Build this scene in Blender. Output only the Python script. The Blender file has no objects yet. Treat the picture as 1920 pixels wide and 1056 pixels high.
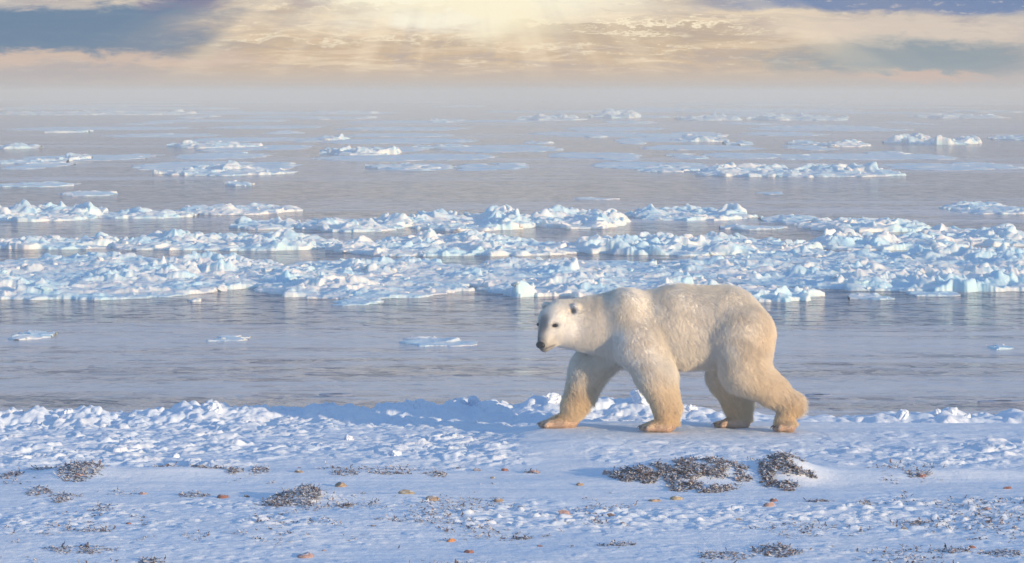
import bpy, math, random
import numpy as np
from mathutils import Vector, Matrix

# ------------------------------------------------------------------ camera, sky, sun, exposure
SC = bpy.context.scene
COL = SC.collection
F = 6400.0            # focal length in photo pixels (120 mm lens on 36 mm)
H = 2.99              # camera height over the bear's footing
PITCH = math.atan(356 / F)
SEA = -0.5
cam_d = bpy.data.cameras.new('camera')
cam = bpy.data.objects.new('camera', cam_d)
COL.objects.link(cam)
cam.location = (0, 0, H)
cam.rotation_euler = (math.pi / 2 - PITCH, 0, 0)
cam_d.sensor_width = 36
cam_d.lens = 120
cam_d.clip_start = 0.5
cam_d.clip_end = 30000
SC.camera = cam

SUN_EL = math.radians(9)
SUN_AZ = math.radians(131)      # clockwise from straight ahead (+Y): right and a little behind the camera
EXPOSURE = 0.5
K = 2 ** -EXPOSURE
sun_dir = Vector((math.sin(SUN_AZ) * math.cos(SUN_EL), math.cos(SUN_AZ) * math.cos(SUN_EL), math.sin(SUN_EL)))
sd = bpy.data.lights.new('sun', 'SUN')
sd.energy = 3.6
sd.angle = math.radians(0.6)
sd.color = (1.0, 0.77, 0.47)
so = bpy.data.objects.new('sun', sd)
COL.objects.link(so)
so.rotation_euler = sun_dir.to_track_quat('Z', 'Y').to_euler()
SC.view_settings.view_transform = 'Standard'
SC.view_settings.look = 'None'
SC.view_settings.exposure = EXPOSURE
SC.view_settings.gamma = 1
SC.cycles.use_denoising = True
SC.cycles.max_bounces = 6
SC.cycles.volume_bounces = 1
SC.cycles.transparent_max_bounces = 8


def lin(c):
    return tuple(((v / 255) / 12.92 if v / 255 <= 0.04045 else ((v / 255 + 0.055) / 1.055) ** 2.4) for v in c)


class NT:
    """small helper that writes node expressions"""
    def __init__(self, tree):
        self.t = tree

    def new(self, kind):
        return self.t.nodes.new(kind)

    def link(self, a, b):
        self.t.links.new(a, b)

    def put(self, sock, v):
        if isinstance(v, bpy.types.NodeSocket):
            self.link(v, sock)
        else:
            sock.default_value = v

    def m(self, op, a, b=0.0, c=None, clamp=False):
        n = self.new('ShaderNodeMath')
        n.operation = op
        n.use_clamp = clamp
        self.put(n.inputs[0], a)
        self.put(n.inputs[1], b)
        if c is not None:
            self.put(n.inputs[2], c)
        return n.outputs[0]

    def add(self, a, b): return self.m('ADD', a, b)
    def sub(self, a, b): return self.m('SUBTRACT', a, b)
    def mul(self, a, b): return self.m('MULTIPLY', a, b)

    def ss(self, v, lo, hi, a=0.0, b=1.0):
        n = self.new('ShaderNodeMapRange')
        n.interpolation_type = 'SMOOTHSTEP'
        if lo > hi:
            lo, hi, a, b = hi, lo, b, a
        self.put(n.inputs['Value'], v)
        n.inputs['From Min'].default_value = lo
        n.inputs['From Max'].default_value = hi
        n.inputs['To Min'].default_value = a
        n.inputs['To Max'].default_value = b
        return n.outputs['Result']

    def mix(self, fac, a, b):
        n = self.new('ShaderNodeMix')
        n.data_type = 'RGBA'
        self.put(n.inputs[0], fac)
        for s, v in ((n.inputs[6], a), (n.inputs[7], b)):
            if isinstance(v, tuple) and len(v) == 3:
                v = v + (1,)
            self.put(s, v)
        return n.outputs[2]

    def xyz(self, x, y, z):
        n = self.new('ShaderNodeCombineXYZ')
        self.put(n.inputs[0], x); self.put(n.inputs[1], y); self.put(n.inputs[2], z)
        return n.outputs[0]

    def sep(self, v):
        n = self.new('ShaderNodeSeparateXYZ')
        self.link(v, n.inputs[0])
        return n.outputs

    def noise(self, vec, scale, detail=4, rough=0.55, dist=0.0):
        n = self.new('ShaderNodeTexNoise')
        if vec is not None:
            self.link(vec, n.inputs['Vector'])
        n.inputs['Scale'].default_value = scale
        n.inputs['Detail'].default_value = detail
        n.inputs['Roughness'].default_value = rough
        n.inputs['Distortion'].default_value = dist
        return n.outputs['Fac']

    def vscale(self, vec, s):
        n = self.new('ShaderNodeVectorMath')
        n.operation = 'MULTIPLY'
        self.link(vec, n.inputs[0])
        n.inputs[1].default_value = s
        return n.outputs[0]

    def bump(self, h, strength, distance, normal=None):
        n = self.new('ShaderNodeBump')
        self.put(n.inputs['Strength'], strength)
        self.put(n.inputs['Distance'], distance)
        self.link(h, n.inputs['Height'])
        if normal is not None:
            self.link(normal, n.inputs['Normal'])
        return n.outputs[0]


# ---- world: Nishita sky behind a bank of evening cloud
world = bpy.data.worlds.new('World')
SC.world = world
world.use_nodes = True
wt = world.node_tree
wt.nodes.clear()
N = NT(wt)
sky = N.new('ShaderNodeTexSky')
sky.sky_type = 'NISHITA'
sky.sun_disc = False
sky.sun_elevation = SUN_EL
sky.sun_rotation = SUN_AZ
bg_sky = N.new('ShaderNodeBackground')
N.link(sky.outputs[0], bg_sky.inputs[0])
bg_sky.inputs[1].default_value = 0.15
tc = N.new('ShaderNodeTexCoord')
d = tc.outputs['Generated']
dx, dy, dz = N.sep(d)
u = N.mul(N.m('ARCTAN2', dx, dy), 64.0)        # azimuth from straight ahead, 1 = 0.9 degrees
v = N.mul(N.m('ARCSINE', dz), 64.0)            # elevation, same unit
q = N.vscale(d, (64, 64, 64))
big = N.noise(N.vscale(q, (0.35, 0.35, 1.3)), 1.0, 5, 0.55)
fine = N.noise(N.vscale(q, (1.2, 1.2, 4.0)), 1.0, 8, 0.62, 0.6)
tiny = N.noise(N.vscale(q, (3.0, 3.0, 11.0)), 1.0, 7, 0.65, 0.4)
wb = N.sub(big, 0.5)
wf = N.sub(fine, 0.5)
wn = N.sub(tiny, 0.5)
uw = N.add(N.add(u, N.mul(wb, 3.0)), N.mul(wf, 1.6))
vw = N.add(N.add(N.add(v, N.mul(wb, 0.5)), N.mul(wf, 0.55)), N.mul(wn, 0.18))


def blob(cx, cy, rx, ry, inner=0.35, outer=1.1, U=None, V=None):
    a = N.mul(N.sub(U or uw, cx), 1 / rx)
    b = N.mul(N.sub(V or vw, cy), 1 / ry)
    r = N.m('SQRT', N.add(N.mul(a, a), N.mul(b, b)))
    return N.ss(r, inner, outer, 1.0, 0.0)


c = N.mix(N.ss(v, -0.1, 0.75), lin((192, 180, 172)), lin((214, 186, 152)))
c = N.mix(N.ss(v, 0.7, 1.7), c, lin((202, 190, 176)))
# broken brighter / greyer cloud texture, drawn out level
lev = N.noise(N.vscale(q, (0.7, 0.7, 5.5)), 1.0, 8, 0.62, 0.8)
lev2 = N.noise(N.vscale(q, (1.6, 1.6, 12.0)), 1.3, 8, 0.66, 0.8)
hot = N.ss(v, 0.2, 0.55)
c = N.mix(N.mul(N.mul(N.ss(lev, 0.50, 0.62), hot), 0.5), c, lin((248, 224, 190)))
c = N.mix(N.mul(N.mul(N.ss(lev, 0.50, 0.38), hot), 0.65), c, lin((186, 170, 160)))
c = N.mix(N.mul(N.mul(N.ss(lev2, 0.54, 0.66), hot), 0.5), c, lin((255, 236, 206)))
# sides turn bluer away from the glow
side = N.ss(N.m('ABSOLUTE', N.add(u, 0.4)), 3.5, 11.0)
c = N.mix(N.mul(side, 0.5), c, lin((176, 178, 190)))
# the glow behind the cloud
c = N.mix(N.mul(blob(-0.6, 1.75, 5.4, 1.2, 0.0, 1.15), 0.6), c, lin((250, 226, 190)))
c = N.mix(N.mul(blob(-0.9, 1.85, 4.2, 0.9, 0.15, 1.15), 1.0), c, lin((255, 248, 226)))
c = N.mix(blob(-0.9, 1.45, 1.3, 0.5, 0.0, 1.2), c, lin((255, 252, 238)))
# low cumulus fringes right and left of the glow: lit crests over grey bodies
for cy0, ua, ub, uc, ud, st_, lo_ in ((1.30, -0.4, 0.3, 5.2, 3.4, 0.72, 0.75), (1.12, 0.6, 1.6, 6.0, 4.2, 0.5, 0.7), (0.98, -8.6, -7.0, 0.4, -1.2, 0.45, 0.5), (1.66, -4.8, -4.2, -0.4, -1.6, 0.6, 1.35), (0.80, -1.0, 0.6, 5.5, 3.5, 0.35, 0.5)):
    crest = N.add(cy0, N.mul(N.add(wn, N.mul(wf, 1.1)), 0.62))
    inx = N.mul(N.ss(u, ua, ub), N.ss(u, uc, ud))
    dv_ = N.sub(v, crest)
    body = N.mul(N.mul(N.ss(dv_, 0.012, -0.02), N.ss(v, lo_, cy0 - 0.03)), inx)
    c = N.mix(N.mul(body, st_), c, lin((190, 170, 148)))
    rim = N.mul(N.mul(N.ss(dv_, -0.09, -0.01), N.ss(dv_, 0.03, 0.0)), inx)
    c = N.mix(N.mul(N.mul(rim, N.ss(lev, 0.40, 0.55)), st_ + 0.25), c, lin((255, 240, 208)))
flecks = N.mul(N.mul(N.ss(tiny, 0.56, 0.66), N.ss(v, 1.25, 1.5)), N.ss(N.m('ABSOLUTE', N.add(u, 0.5)), 5.5, 3.0))
c = N.mix(N.mul(flecks, 0.4), c, lin((196, 176, 160)))
# left dark bank with an orange lower hem
lb = N.mul(N.ss(uw, -4.6, -6.6), N.mul(N.ss(vw, 0.60, 0.82), N.ss(vw, 1.68, 1.46)))
hem = N.mul(N.mul(N.ss(vw, 0.42, 0.60), N.ss(vw, 0.84, 0.64)), N.ss(u, -3.8, -5.6))
c = N.mix(N.mul(hem, 0.75), c, lin((214, 188, 170)))
c = N.mix(N.mul(lb, 0.9), c, lin((88, 124, 156)))
c = N.mix(N.mul(blob(-6.3, 1.75, 1.0, 0.36, 0.4, 1.1), 0.95), c, lin((106, 114, 152)))
c = N.mix(N.mul(blob(-3.9, 1.66, 1.0, 0.14, 0.3, 1.1), 0.8), c, lin((176, 160, 160)))
c = N.mix(N.mul(blob(-8.0, 0.35, 3.0, 0.28, 0.1, 1.1), 0.45), c, lin((168, 164, 172)))
# right: blue roof of cloud, cream shelf, teal underside, orange streak
c = N.mix(N.mul(blob(7.2, 1.12, 3.6, 0.42, 0.4, 1.1), 0.8), c, lin((222, 206, 190)))
c = N.mix(N.mul(blob(7.6, 0.62, 3.7, 0.46, 0.35, 1.05), 0.88), c, lin((130, 150, 162)))
c = N.mix(N.mul(blob(7.6, 0.26, 1.7, 0.09, 0.3, 1.15, U=u), 0.65), c, lin((218, 184, 164)))
rb = N.mul(N.ss(uw, 2.6, 5.2), N.ss(N.sub(vw, N.mul(wf, 0.3)), 1.40, 1.56))
c = N.mix(N.mul(rb, 0.92), c, lin((106, 132, 174)))
c = N.mix(N.mul(N.mul(rb, N.ss(tiny, 0.56, 0.68)), 0.5), c, lin((214, 204, 196)))
# crepuscular rays: streaks that fan out of the glow
ang = N.m('ARCTAN2', N.sub(u, -0.8), N.sub(4.6, v))
ray_n = N.noise(N.xyz(N.mul(ang, 2.4), 0.0, 0.0), 2.2, 3, 0.5)
ray_w = N.mul(N.mul(N.ss(v, 0.1, 0.7), N.ss(v, 2.6, 1.2)), N.ss(N.m('ABSOLUTE', u), 9.5, 4.5))
c = N.mix(N.mul(N.mul(N.ss(ray_n, 0.48, 0.64), ray_w), 0.32), c, lin((255, 234, 200)))
c = N.mix(N.mul(N.mul(N.ss(ray_n, 0.50, 0.36), ray_w), 0.34), c, lin((178, 168, 166)))
c = N.mix(N.mul(blob(-0.9, 1.9, 3.8, 0.72, 0.0, 1.15), 0.9), c, lin((255, 247, 220)))
c = N.mix(N.mul(blob(-0.4, 1.4, 1.5, 0.7, 0.0, 1.2), 0.75), c, lin((255, 242, 206)))
# the rest of the sky, above the picture: pale broken cloud over blue
high_n = N.noise(N.vscale(d, (3.0, 3.0, 9.0)), 1.0, 6, 0.6)
hi_c = N.mix(N.ss(high_n, 0.38, 0.64), lin((82, 146, 216)), lin((146, 184, 230)))
c = N.mix(N.ss(v, 1.9, 3.2), c, N.mix(N.ss(high_n, 0.4, 0.6), lin((190, 180, 178)), lin((232, 214, 196))))
c = N.mix(N.ss(v, 4.0, 8.0), c, hi_c)
back = N.ss(dy, 0.75, 0.1)
c = N.mix(N.mul(back, N.ss(v, 14.0, 2.0)), c, lin((126, 176, 230)))
bg_cl = N.new('ShaderNodeBackground')
N.link(c, bg_cl.inputs[0])
bg_cl.inputs[1].default_value = K
mixs = N.new('ShaderNodeMixShader')
# cloud bank is solid near the horizon, half open overhead
cover = N.sub(1.0, N.mul(N.ss(v, 4.0, 40.0), 0.35))
N.put(mixs.inputs[0], cover)
N.link(bg_sky.outputs[0], mixs.inputs[1])
N.link(bg_cl.outputs[0], mixs.inputs[2])
wo = N.new('ShaderNodeOutputWorld')
N.link(mixs.outputs[0], wo.inputs[0])


# ------------------------------------------------------------------ helpers
def ray(px, py):
    X = (px - 960) / F
    U = (528 - py) / F
    cp, sp = math.cos(PITCH), math.sin(PITCH)
    return X, cp + U * sp, -sp + U * cp


def on_plane_y(px, py, Y):
    x, y, z = ray(px, py)
    t = Y / y
    return np.array((x * t, Y, H + z * t))


def on_ground(px, py, z0=0.0):
    x, y, z = ray(px, py)
    t = (z0 - H) / z
    return np.array((x * t, y * t, z0))


def sst(a, b, x):
    t = np.clip((x - a) / (b - a), 0, 1)
    return t * t * (3 - 2 * t)


def hsh(ix, iy, seed):
    h = (ix.astype(np.int64) * 374761393 + iy.astype(np.int64) * 668265263 + seed * 974634777) & 0xFFFFFFFF
    h = ((h ^ (h >> 13)) * 1274126177) & 0xFFFFFFFF
    h = ((h ^ (h >> 16)) * 2246822519) & 0xFFFFFFFF
    h = h ^ (h >> 15)
    return (h & 0xFFFFFF).astype(np.float32) / 16777215.0


def perlin(x, y, seed=0):
    xi = np.floor(x); yi = np.floor(y)
    xf = (x - xi).astype(np.float32); yf = (y - yi).astype(np.float32)
    xi = xi.astype(np.int64); yi = yi.astype(np.int64)
    sx = xf * xf * xf * (xf * (xf * 6 - 15) + 10); sy = yf * yf * yf * (yf * (yf * 6 - 15) + 10)

    def g(a, b, fx, fy):
        an = hsh(a, b, seed) * (2 * np.pi)
        return np.cos(an) * fx + np.sin(an) * fy
    n00 = g(xi, yi, xf, yf); n10 = g(xi + 1, yi, xf - 1, yf)
    n01 = g(xi, yi + 1, xf, yf - 1); n11 = g(xi + 1, yi + 1, xf - 1, yf - 1)
    a = n00 + sx * (n10 - n00); b = n01 + sx * (n11 - n01)
    return (a + sy * (b - a)) * 1.5


def fbm(x, y, seed, octs=4, gain=0.5):
    r = 0; a = 1.0; tot = 0
    for o in range(octs):
        r = r + a * perlin(x * 2 ** o, y * 2 ** o, seed + o * 17); tot += a; a *= gain
    return r / tot


def cells(x, y, cell, seed, jit=0.9):
    """nearest jittered cell: returns offset to its centre, three random values and distance F2-F1"""
    gx = x / cell; gy = y / cell
    ix = np.floor(gx).astype(np.int64); iy = np.floor(gy).astype(np.int64)
    best = np.full(x.shape, 1e9, np.float32); second = best.copy()
    bx = np.zeros_like(best); by = np.zeros_like(best); r1 = np.zeros_like(best); r2 = np.zeros_like(best); r3 = np.zeros_like(best)
    for di in (-1, 0, 1):
        for dj in (-1, 0, 1):
            cx = ix + di; cy = iy + dj
            px = cx + 0.5 + jit * (hsh(cx, cy, seed) - 0.5); py = cy + 0.5 + jit * (hsh(cx, cy, seed + 1) - 0.5)
            ox = (gx - px).astype(np.float32); oy = (gy - py).astype(np.float32)
            dd = ox * ox + oy * oy
            near = dd < best
            second = np.where(near, best, np.minimum(second, dd))
            best = np.where(near, dd, best)
            bx = np.where(near, ox, bx); by = np.where(near, oy, by)
            r1 = np.where(near, hsh(cx, cy, seed + 2), r1)
            r2 = np.where(near, hsh(cx, cy, seed + 3), r2)
            r3 = np.where(near, hsh(cx, cy, seed + 4), r3)
    return bx, by, r1, r2, r3, np.sqrt(second) - np.sqrt(best)


def mesh_from(name, verts, faces, smooth=True):
    verts = np.asarray(verts, np.float32); faces = np.asarray(faces, np.int32)
    me = bpy.data.meshes.new(name)
    k = faces.shape[1]
    me.vertices.add(len(verts)); me.vertices.foreach_set('co', verts.ravel())
    me.loops.add(faces.size); me.loops.foreach_set('vertex_index', faces.ravel())
    me.polygons.add(len(faces))
    me.polygons.foreach_set('loop_start', np.arange(0, faces.size, k, dtype=np.int32))
    me.polygons.foreach_set('loop_total', np.full(len(faces), k, np.int32))
    me.update(calc_edges=True)
    me.polygons.foreach_set('use_smooth', np.full(len(faces), smooth, dtype=bool))
    me.validate()
    return me


def obj(name, me, mat=None, parent=None, loc=None):
    o = bpy.data.objects.new(name, me)
    COL.objects.link(o)
    if mat is not None and me is not None and not me.materials:
        me.materials.append(mat)
    if loc is not None:
        o.location = loc
    if parent is not None:
        o.parent = parent
    return o


def tag(o, label, cat, group=None):
    o['label'] = label
    o['category'] = cat
    if group:
        o['group'] = group
    return o


def grid_faces(nx, ny):
    i = np.arange(nx * ny).reshape(ny, nx)
    return np.stack([i[:-1, :-1], i[:-1, 1:], i[1:, 1:], i[1:, :-1]], -1).reshape(-1, 4)


def compact(verts, faces, keepv):
    kf = keepv[faces].any(1)
    faces = faces[kf]
    used = np.zeros(len(verts), bool); used[faces.ravel()] = True
    remap = np.cumsum(used) - 1
    return verts[used], remap[faces]


def material(name):
    m = bpy.data.materials.new(name)
    m.use_nodes = True
    t = m.node_tree
    b = t.nodes['Principled BSDF']
    return m, NT(t), b


# ------------------------------------------------------------------ materials
def mat_snow():
    m, n, b = material('snow')
    pos = n.new('ShaderNodeNewGeometry').outputs['Position']
    a = n.noise(pos, 1.6, 5, 0.6)
    col = n.mix(n.ss(a, 0.35, 0.65), (0.71, 0.79, 0.90), (0.81, 0.84, 0.90))
    n.link(col, b.inputs['Base Color'])
    b.inputs['Roughness'].default_value = 0.7
    b.inputs['Specular IOR Level'].default_value = 0.25
    f1 = n.noise(pos, 26, 5, 0.65)
    f2 = n.noise(n.vscale(pos, (1, 1, 1)), 90, 3, 0.6)
    nb = n.bump(f1, 0.55, 0.012)
    nb = n.bump(f2, 0.4, 0.004, nb)
    n.link(nb, b.inputs['Normal'])
    return m


def mat_ice():
    m, n, b = material('sea_ice')
    pos = n.new('ShaderNodeNewGeometry').outputs['Position']
    a = n.noise(pos, 0.9, 5, 0.6)
    col = n.mix(n.ss(a, 0.36, 0.62), (0.52, 0.73, 0.84), (0.83, 0.83, 0.81))
    n.link(col, b.inputs['Base Color'])
    b.inputs['Roughness'].default_value = 0.55
    b.inputs['Specular IOR Level'].default_value = 0.35
    f1 = n.noise(pos, 9, 5, 0.65)
    n.link(n.bump(f1, 0.6, 0.025), b.inputs['Normal'])
    b.inputs['Subsurface Weight'].default_value = 0.5
    b.inputs['Subsurface Radius'].default_value = (0.5, 0.8, 1.0)
    b.inputs['Subsurface Scale'].default_value = 0.22
    return m


def mat_water():
    m, n, b = material('sea_water')
    pos = n.new('ShaderNodeNewGeometry').outputs['Position']
    band = n.noise(n.vscale(pos, (0.012, 0.11, 1)), 1.0, 5, 0.6, 0.5)
    band2 = n.noise(n.vscale(pos, (0.10, 0.75, 1)), 1.0, 5, 0.6, 0.6)
    band3 = n.noise(n.vscale(pos, (0.45, 2.6, 1)), 1.0, 6, 0.65, 0.8)
    band0 = n.noise(n.vscale(pos, (0.0025, 0.032, 1)), 1.0, 5, 0.62, 0.5)
    mixb = n.add(n.add(n.mul(band, 0.34), n.mul(band2, 0.20)), n.add(n.mul(band3, 0.22), n.mul(band0, 0.30)))
    rough_zone = n.ss(mixb, 0.465, 0.55)
    r1 = n.noise(n.vscale(pos, (1.8, 1.7, 1)), 1.0, 6, 0.62, 0.5)
    r2 = n.noise(n.vscale(pos, (0.5, 1.1, 1)), 1.0, 4, 0.6)
    dash = n.noise(n.vscale(pos, (2.3, 1.9, 1)), 1.0, 5, 0.62, 0.8)
    amp = n.add(0.09, n.mul(rough_zone, 0.91))
    nb = n.bump(r1, amp, 0.38)
    nb = n.bump(r2, n.mul(amp, 0.8), 0.40, nb)
    n.link(nb, b.inputs['Normal'])
    # grease ice lightens the calm lanes; dark ripple shading is painted into the colour
    ripple_dark = n.m('ADD', n.mul(rough_zone, 0.34), n.mul(n.ss(dash, 0.49, 0.56), n.add(0.16, n.mul(rough_zone, 0.65))), clamp=True)
    col = n.mix(ripple_dark, (0.62, 0.56, 0.54), (0.012, 0.04, 0.12))
    n.link(col, b.inputs['Base Color'])
    n.link(n.add(0.17, n.mul(rough_zone, -0.09)), b.inputs['Roughness'])
    b.inputs['IOR'].default_value = 1.333
    return m


def mat_kelp():
    m, n, b = material('frosted_kelp')
    geo = n.new('ShaderNodeNewGeometry')
    pos = geo.outputs['Position']
    a = n.noise(pos, 14, 4, 0.6)
    col = n.mix(n.ss(a, 0.35, 0.65), (0.09, 0.06, 0.07), (0.20, 0.125, 0.115))
    nz = n.sep(geo.outputs['True Normal'])[2]
    frost = n.mul(n.ss(n.m('ABSOLUTE', nz), 0.35, 0.85), n.ss(n.noise(pos, 22, 3, 0.6), 0.40, 0.50))
    col = n.mix(n.mul(frost, 0.85), col, (0.8, 0.82, 0.88))
    n.link(col, b.inputs['Base Color'])
    b.inputs['Roughness'].default_value = 0.6
    return m


STONE_COL = {'orange': (0.50, 0.22, 0.09), 'red': (0.27, 0.12, 0.10), 'tan': (0.33, 0.24, 0.17), 'pink': (0.40, 0.26, 0.24),
             'brown': (0.22, 0.15, 0.12), 'yellow': (0.38, 0.30, 0.19), 'grey': (0.22, 0.21, 0.23)}


def mat_stone(name, c):
    m, n, b = material(name + '_stone')
    geo = n.new('ShaderNodeNewGeometry')
    pos = geo.outputs['Position']
    a = n.noise(pos, 60, 4, 0.65)
    col = n.mix(n.ss(a, 0.3, 0.7), tuple(v * 0.7 for v in c), tuple(min(1, v * 1.25) for v in c))
    nz = n.sep(geo.outputs['Normal'])[2]
    frost = n.mul(n.ss(nz, 0.75, 0.98), n.ss(n.noise(pos, 45, 3, 0.6), 0.42, 0.56))
    col = n.mix(n.mul(frost, 0.9), col, (0.8, 0.82, 0.88))
    n.link(col, b.inputs['Base Color'])
    b.inputs['Roughness'].default_value = 0.7
    n.link(n.bump(a, 0.5, 0.004), b.inputs['Normal'])
    return m


def mat_plain(name, c, rough, spec=0.5):
    m, n, b = material(name)
    pos = n.new('ShaderNodeNewGeometry').outputs['Position']
    a = n.noise(pos, 80, 3, 0.6)
    n.link(n.mix(a, tuple(v * 0.75 for v in c), tuple(v * 1.25 for v in c)), b.inputs['Base Color'])
    b.inputs['Roughness'].default_value = rough
    b.inputs['Specular IOR Level'].default_value = spec
    return m


M_SNOW, M_ICE, M_WATER, M_KELP = mat_snow(), mat_ice(), mat_water(), mat_kelp()
M_STONE = {k: mat_stone(k, c) for k, c in STONE_COL.items()}

# ------------------------------------------------------------------ snow shore
CREST = np.array([(-600, 776), (0, 779), (100, 771), (150, 769), (205, 783), (240, 779), (290, 769), (400, 763), (470, 768), (540, 772),
                  (620, 765), (700, 766), (780, 760), (890, 754), (960, 763), (1030, 749), (1080, 752), (1130, 757), (1200, 752),
                  (1260, 758), (1350, 772), (1430, 775), (1520, 778), (1600, 781), (1640, 778), (1700, 778), (1780, 769), (1820, 779),
                  (1920, 775), (2600, 776)], float)
YC = 32.6


def zones(x, y):
    """roughness of the snow: (big rubble, small clods)"""
    ys = np.maximum(y, 8.0)
    uu = x / ys * F + 960
    vv = 172 + H * F / ys + 14 * fbm(x * 0.5, y * 0.35, 5, 3) + 10 * fbm(x * 2, y, 9, 2)
    left = sst(1030, 930, uu)
    right = sst(1030, 1160, uu)
    rub = left * sst(728, 748, vv) * sst(892, 868, vv)
    rub = np.maximum(rub, right * sst(806, 822, vv) * sst(892, 862, vv) * (0.45 + 0.35 * sst(1400, 1500, uu)))
    rub = np.maximum(rub, sst(1560, 1640, uu) * sst(760, 770, vv) * sst(795, 780, vv) * 0.8)
    rub = np.maximum(rub, sst(940, 1000, uu) * sst(1340, 1280, uu) * sst(740, 752, vv) * sst(792, 778, vv) * 0.9)
    patch = sst(-0.25, 0.25, fbm(x * 0.45 + 3, y * 0.7, 31, 3))
    patch = np.maximum(patch, sst(30.9, 31.4, y))
    rub = rub * (0.35 + 0.65 * patch)
    fg = sst(928, 960, vv) * sst(1020, 985, vv)
    fg = np.maximum(fg, 0.35 * sst(985, 1010, vv))
    fg = fg * (0.4 + 0.6 * sst(-0.2, 0.2, fbm(x * 0.8, y * 0.6, 41, 3)))
    return rub, fg


BUMPS = []   # (cx, cy, rx, ry, h) drifts round the kelp heaps


def bump_px(px, py, rx, ry, h):
    p = on_ground(px, py)
    BUMPS.append((p[0], p[1], rx, ry, h))


bump_px(1330, 896, 0.42, 0.40, 0.115)
bump_px(1478, 898, 0.26, 0.36, 0.12)
bump_px(1420, 885, 0.55, 0.35, 0.05)
bump_px(1210, 892, 0.28, 0.34, 0.085)
bump_px(1620, 893, 0.9, 0.30, 0.05)
bump_px(140, 893, 0.28, 0.30, 0.06)
bump_px(300, 893, 0.80, 0.28, 0.06)
bump_px(570, 936, 0.20, 0.20, 0.06)
bump_px(690, 936, 0.60, 0.22, 0.035)
bump_px(1850, 893, 0.5, 0.2, 0.04)
bump_px(1080, 838, 0.5, 0.4, 0.05)
bump_px(700, 893, 0.9, 0.3, 0.03)


def terrain(x, y):
    x = np.asarray(x, np.float64); y = np.asarray(y, np.float64)
    ys = np.maximum(y, 8.0)
    uu = x / ys * F + 960
    crest_py = np.interp(uu, CREST[:, 0], CREST[:, 1])
    cz = H - (crest_py - 172) * YC / F
    yc = YC + 0.35 * fbm(x * 0.35, x * 0 + 2.2, 77, 3)
    z = (cz - 0.015) * sst(30.7, yc - 0.1, y)
    z = z - 1.3 * sst(yc, yc + 3.4, y)
    dip = np.interp(uu, [-400, 0, 200, 300, 950, 1010, 1290, 1380, 1560, 1640, 2200], [.12, .11, .09, .10, .08, .06, .08, .02, .03, .10, .10])
    yin = np.interp(uu, [900, 1040], [27.2, 30.7])
    z = z - dip * sst(yin, np.maximum(yin + 0.5, 31.0), y) * sst(yc - 0.15, yc - 0.75, y)
    lump = np.maximum(fbm(x * 2.4, y * 1.5, 71, 4) + 0.05, 0)
    lump = np.minimum(lump, 0.4)
    lump = lump + 0.6 * np.maximum(fbm(x * 4.5, y * 3.0, 73, 3), 0)
    z = z + 0.035 * (np.abs(fbm(x * 3.0, y * 2.4, 75, 3)) * 2 - 0.4) * sst(yc - 1.3, yc - 0.6, y) * sst(yc + 1.2, yc + 0.3, y)
    z = z + 0.08 * lump * sst(yc - 1.0, yc - 0.4, y) * sst(yc + 1.2, yc + 0.3, y) * np.interp(uu, [1350, 1420, 1600, 1650], [1, .15, .3, 1])
    # broad drifts
    z = z + 0.030 * fbm(x * 0.30, y * 0.55, 3, 3) * sst(32.5, 30.5, y) * (0.5 + sst(30.3, 28.5, y))
    z = z + 0.014 * fbm(x * 0.9, y * 1.8, 21, 3)
    for cx, cy, rx, ry, h in BUMPS:
        z = z + h * np.exp(-(((x - cx) / rx) ** 2 + ((y - cy) / ry) ** 2) * 1.1)
    rub, fg = zones(x, y)
    # rubble: tilted blocks softened by billows
    wx = x + 0.05 * perlin(x * 4, y * 4, 61); wy = y + 0.05 * perlin(x * 4, y * 4, 62)
    bx, by, r1, r2, r3, e = cells(wx, wy * 0.8, 0.34, 101)
    blk = r1 * r1 * 0.085 + 0.05 * (bx * (r2 - 0.5) + by * (r3 - 0.5)) * 2
    blk = blk * sst(0.0, 0.12, e)
    bx, by, r1, r2, r3, e2 = cells(wx, wy * 0.8, 0.13, 131)
    blk2 = (r1 ** 3 * 0.055 + 0.02 * (bx * (r2 - 0.5) + by * (r3 - 0.5)) * 2) * sst(0.0, 0.14, e2)
    bil = np.abs(fbm(x * 2.6, y * 2.2, 55, 4)) * 0.11
    z = z + 0.8 * rub * (blk * 0.4 + blk2 * 0.75 + bil * 0.7 - 0.02 + 0.014 * fbm(x * 11, y * 9, 58, 3) + 0.02 * np.abs(fbm(x * 6, y * 5, 56, 3)))
    # foreground: wind-packed clods and pits
    bx, by, r1, r2, r3, e3 = cells(wx * 0.8, wy, 0.075, 151)
    clod = (r1 ** 3 * 0.034 + 0.012 * (bx * (r2 - 0.5) + by * (r3 - 0.5)) * 2) * sst(0.0, 0.3, e3)
    z = z + fg * (clod * 0.75 + 0.016 * np.abs(fbm(x * 2.2, y * 9, 52, 3)) + 0.02 * np.abs(fbm(x * 5, y * 3, 57, 3)) - 0.008)
    z = z + 0.004 * fbm(x * 7, y * 5, 59, 3) + 0.010 * np.abs(fbm(x * 0.9, y * 5.5, 53, 4))
    # trodden footing under the bear
    foot = np.exp(-(((x - 1.35) / 1.25) ** 2) ** 3) * sst(29.2, 29.5, y) * sst(31.1, 30.6, y)
    z = z * (1 - foot * 0.85) + 0.008 * foot * fbm(x * 6, y * 5, 63, 3) + foot * 0.012
    return z


def tz(x, y):
    return float(terrain(np.array([x]), np.array([y]))[0])


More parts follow.
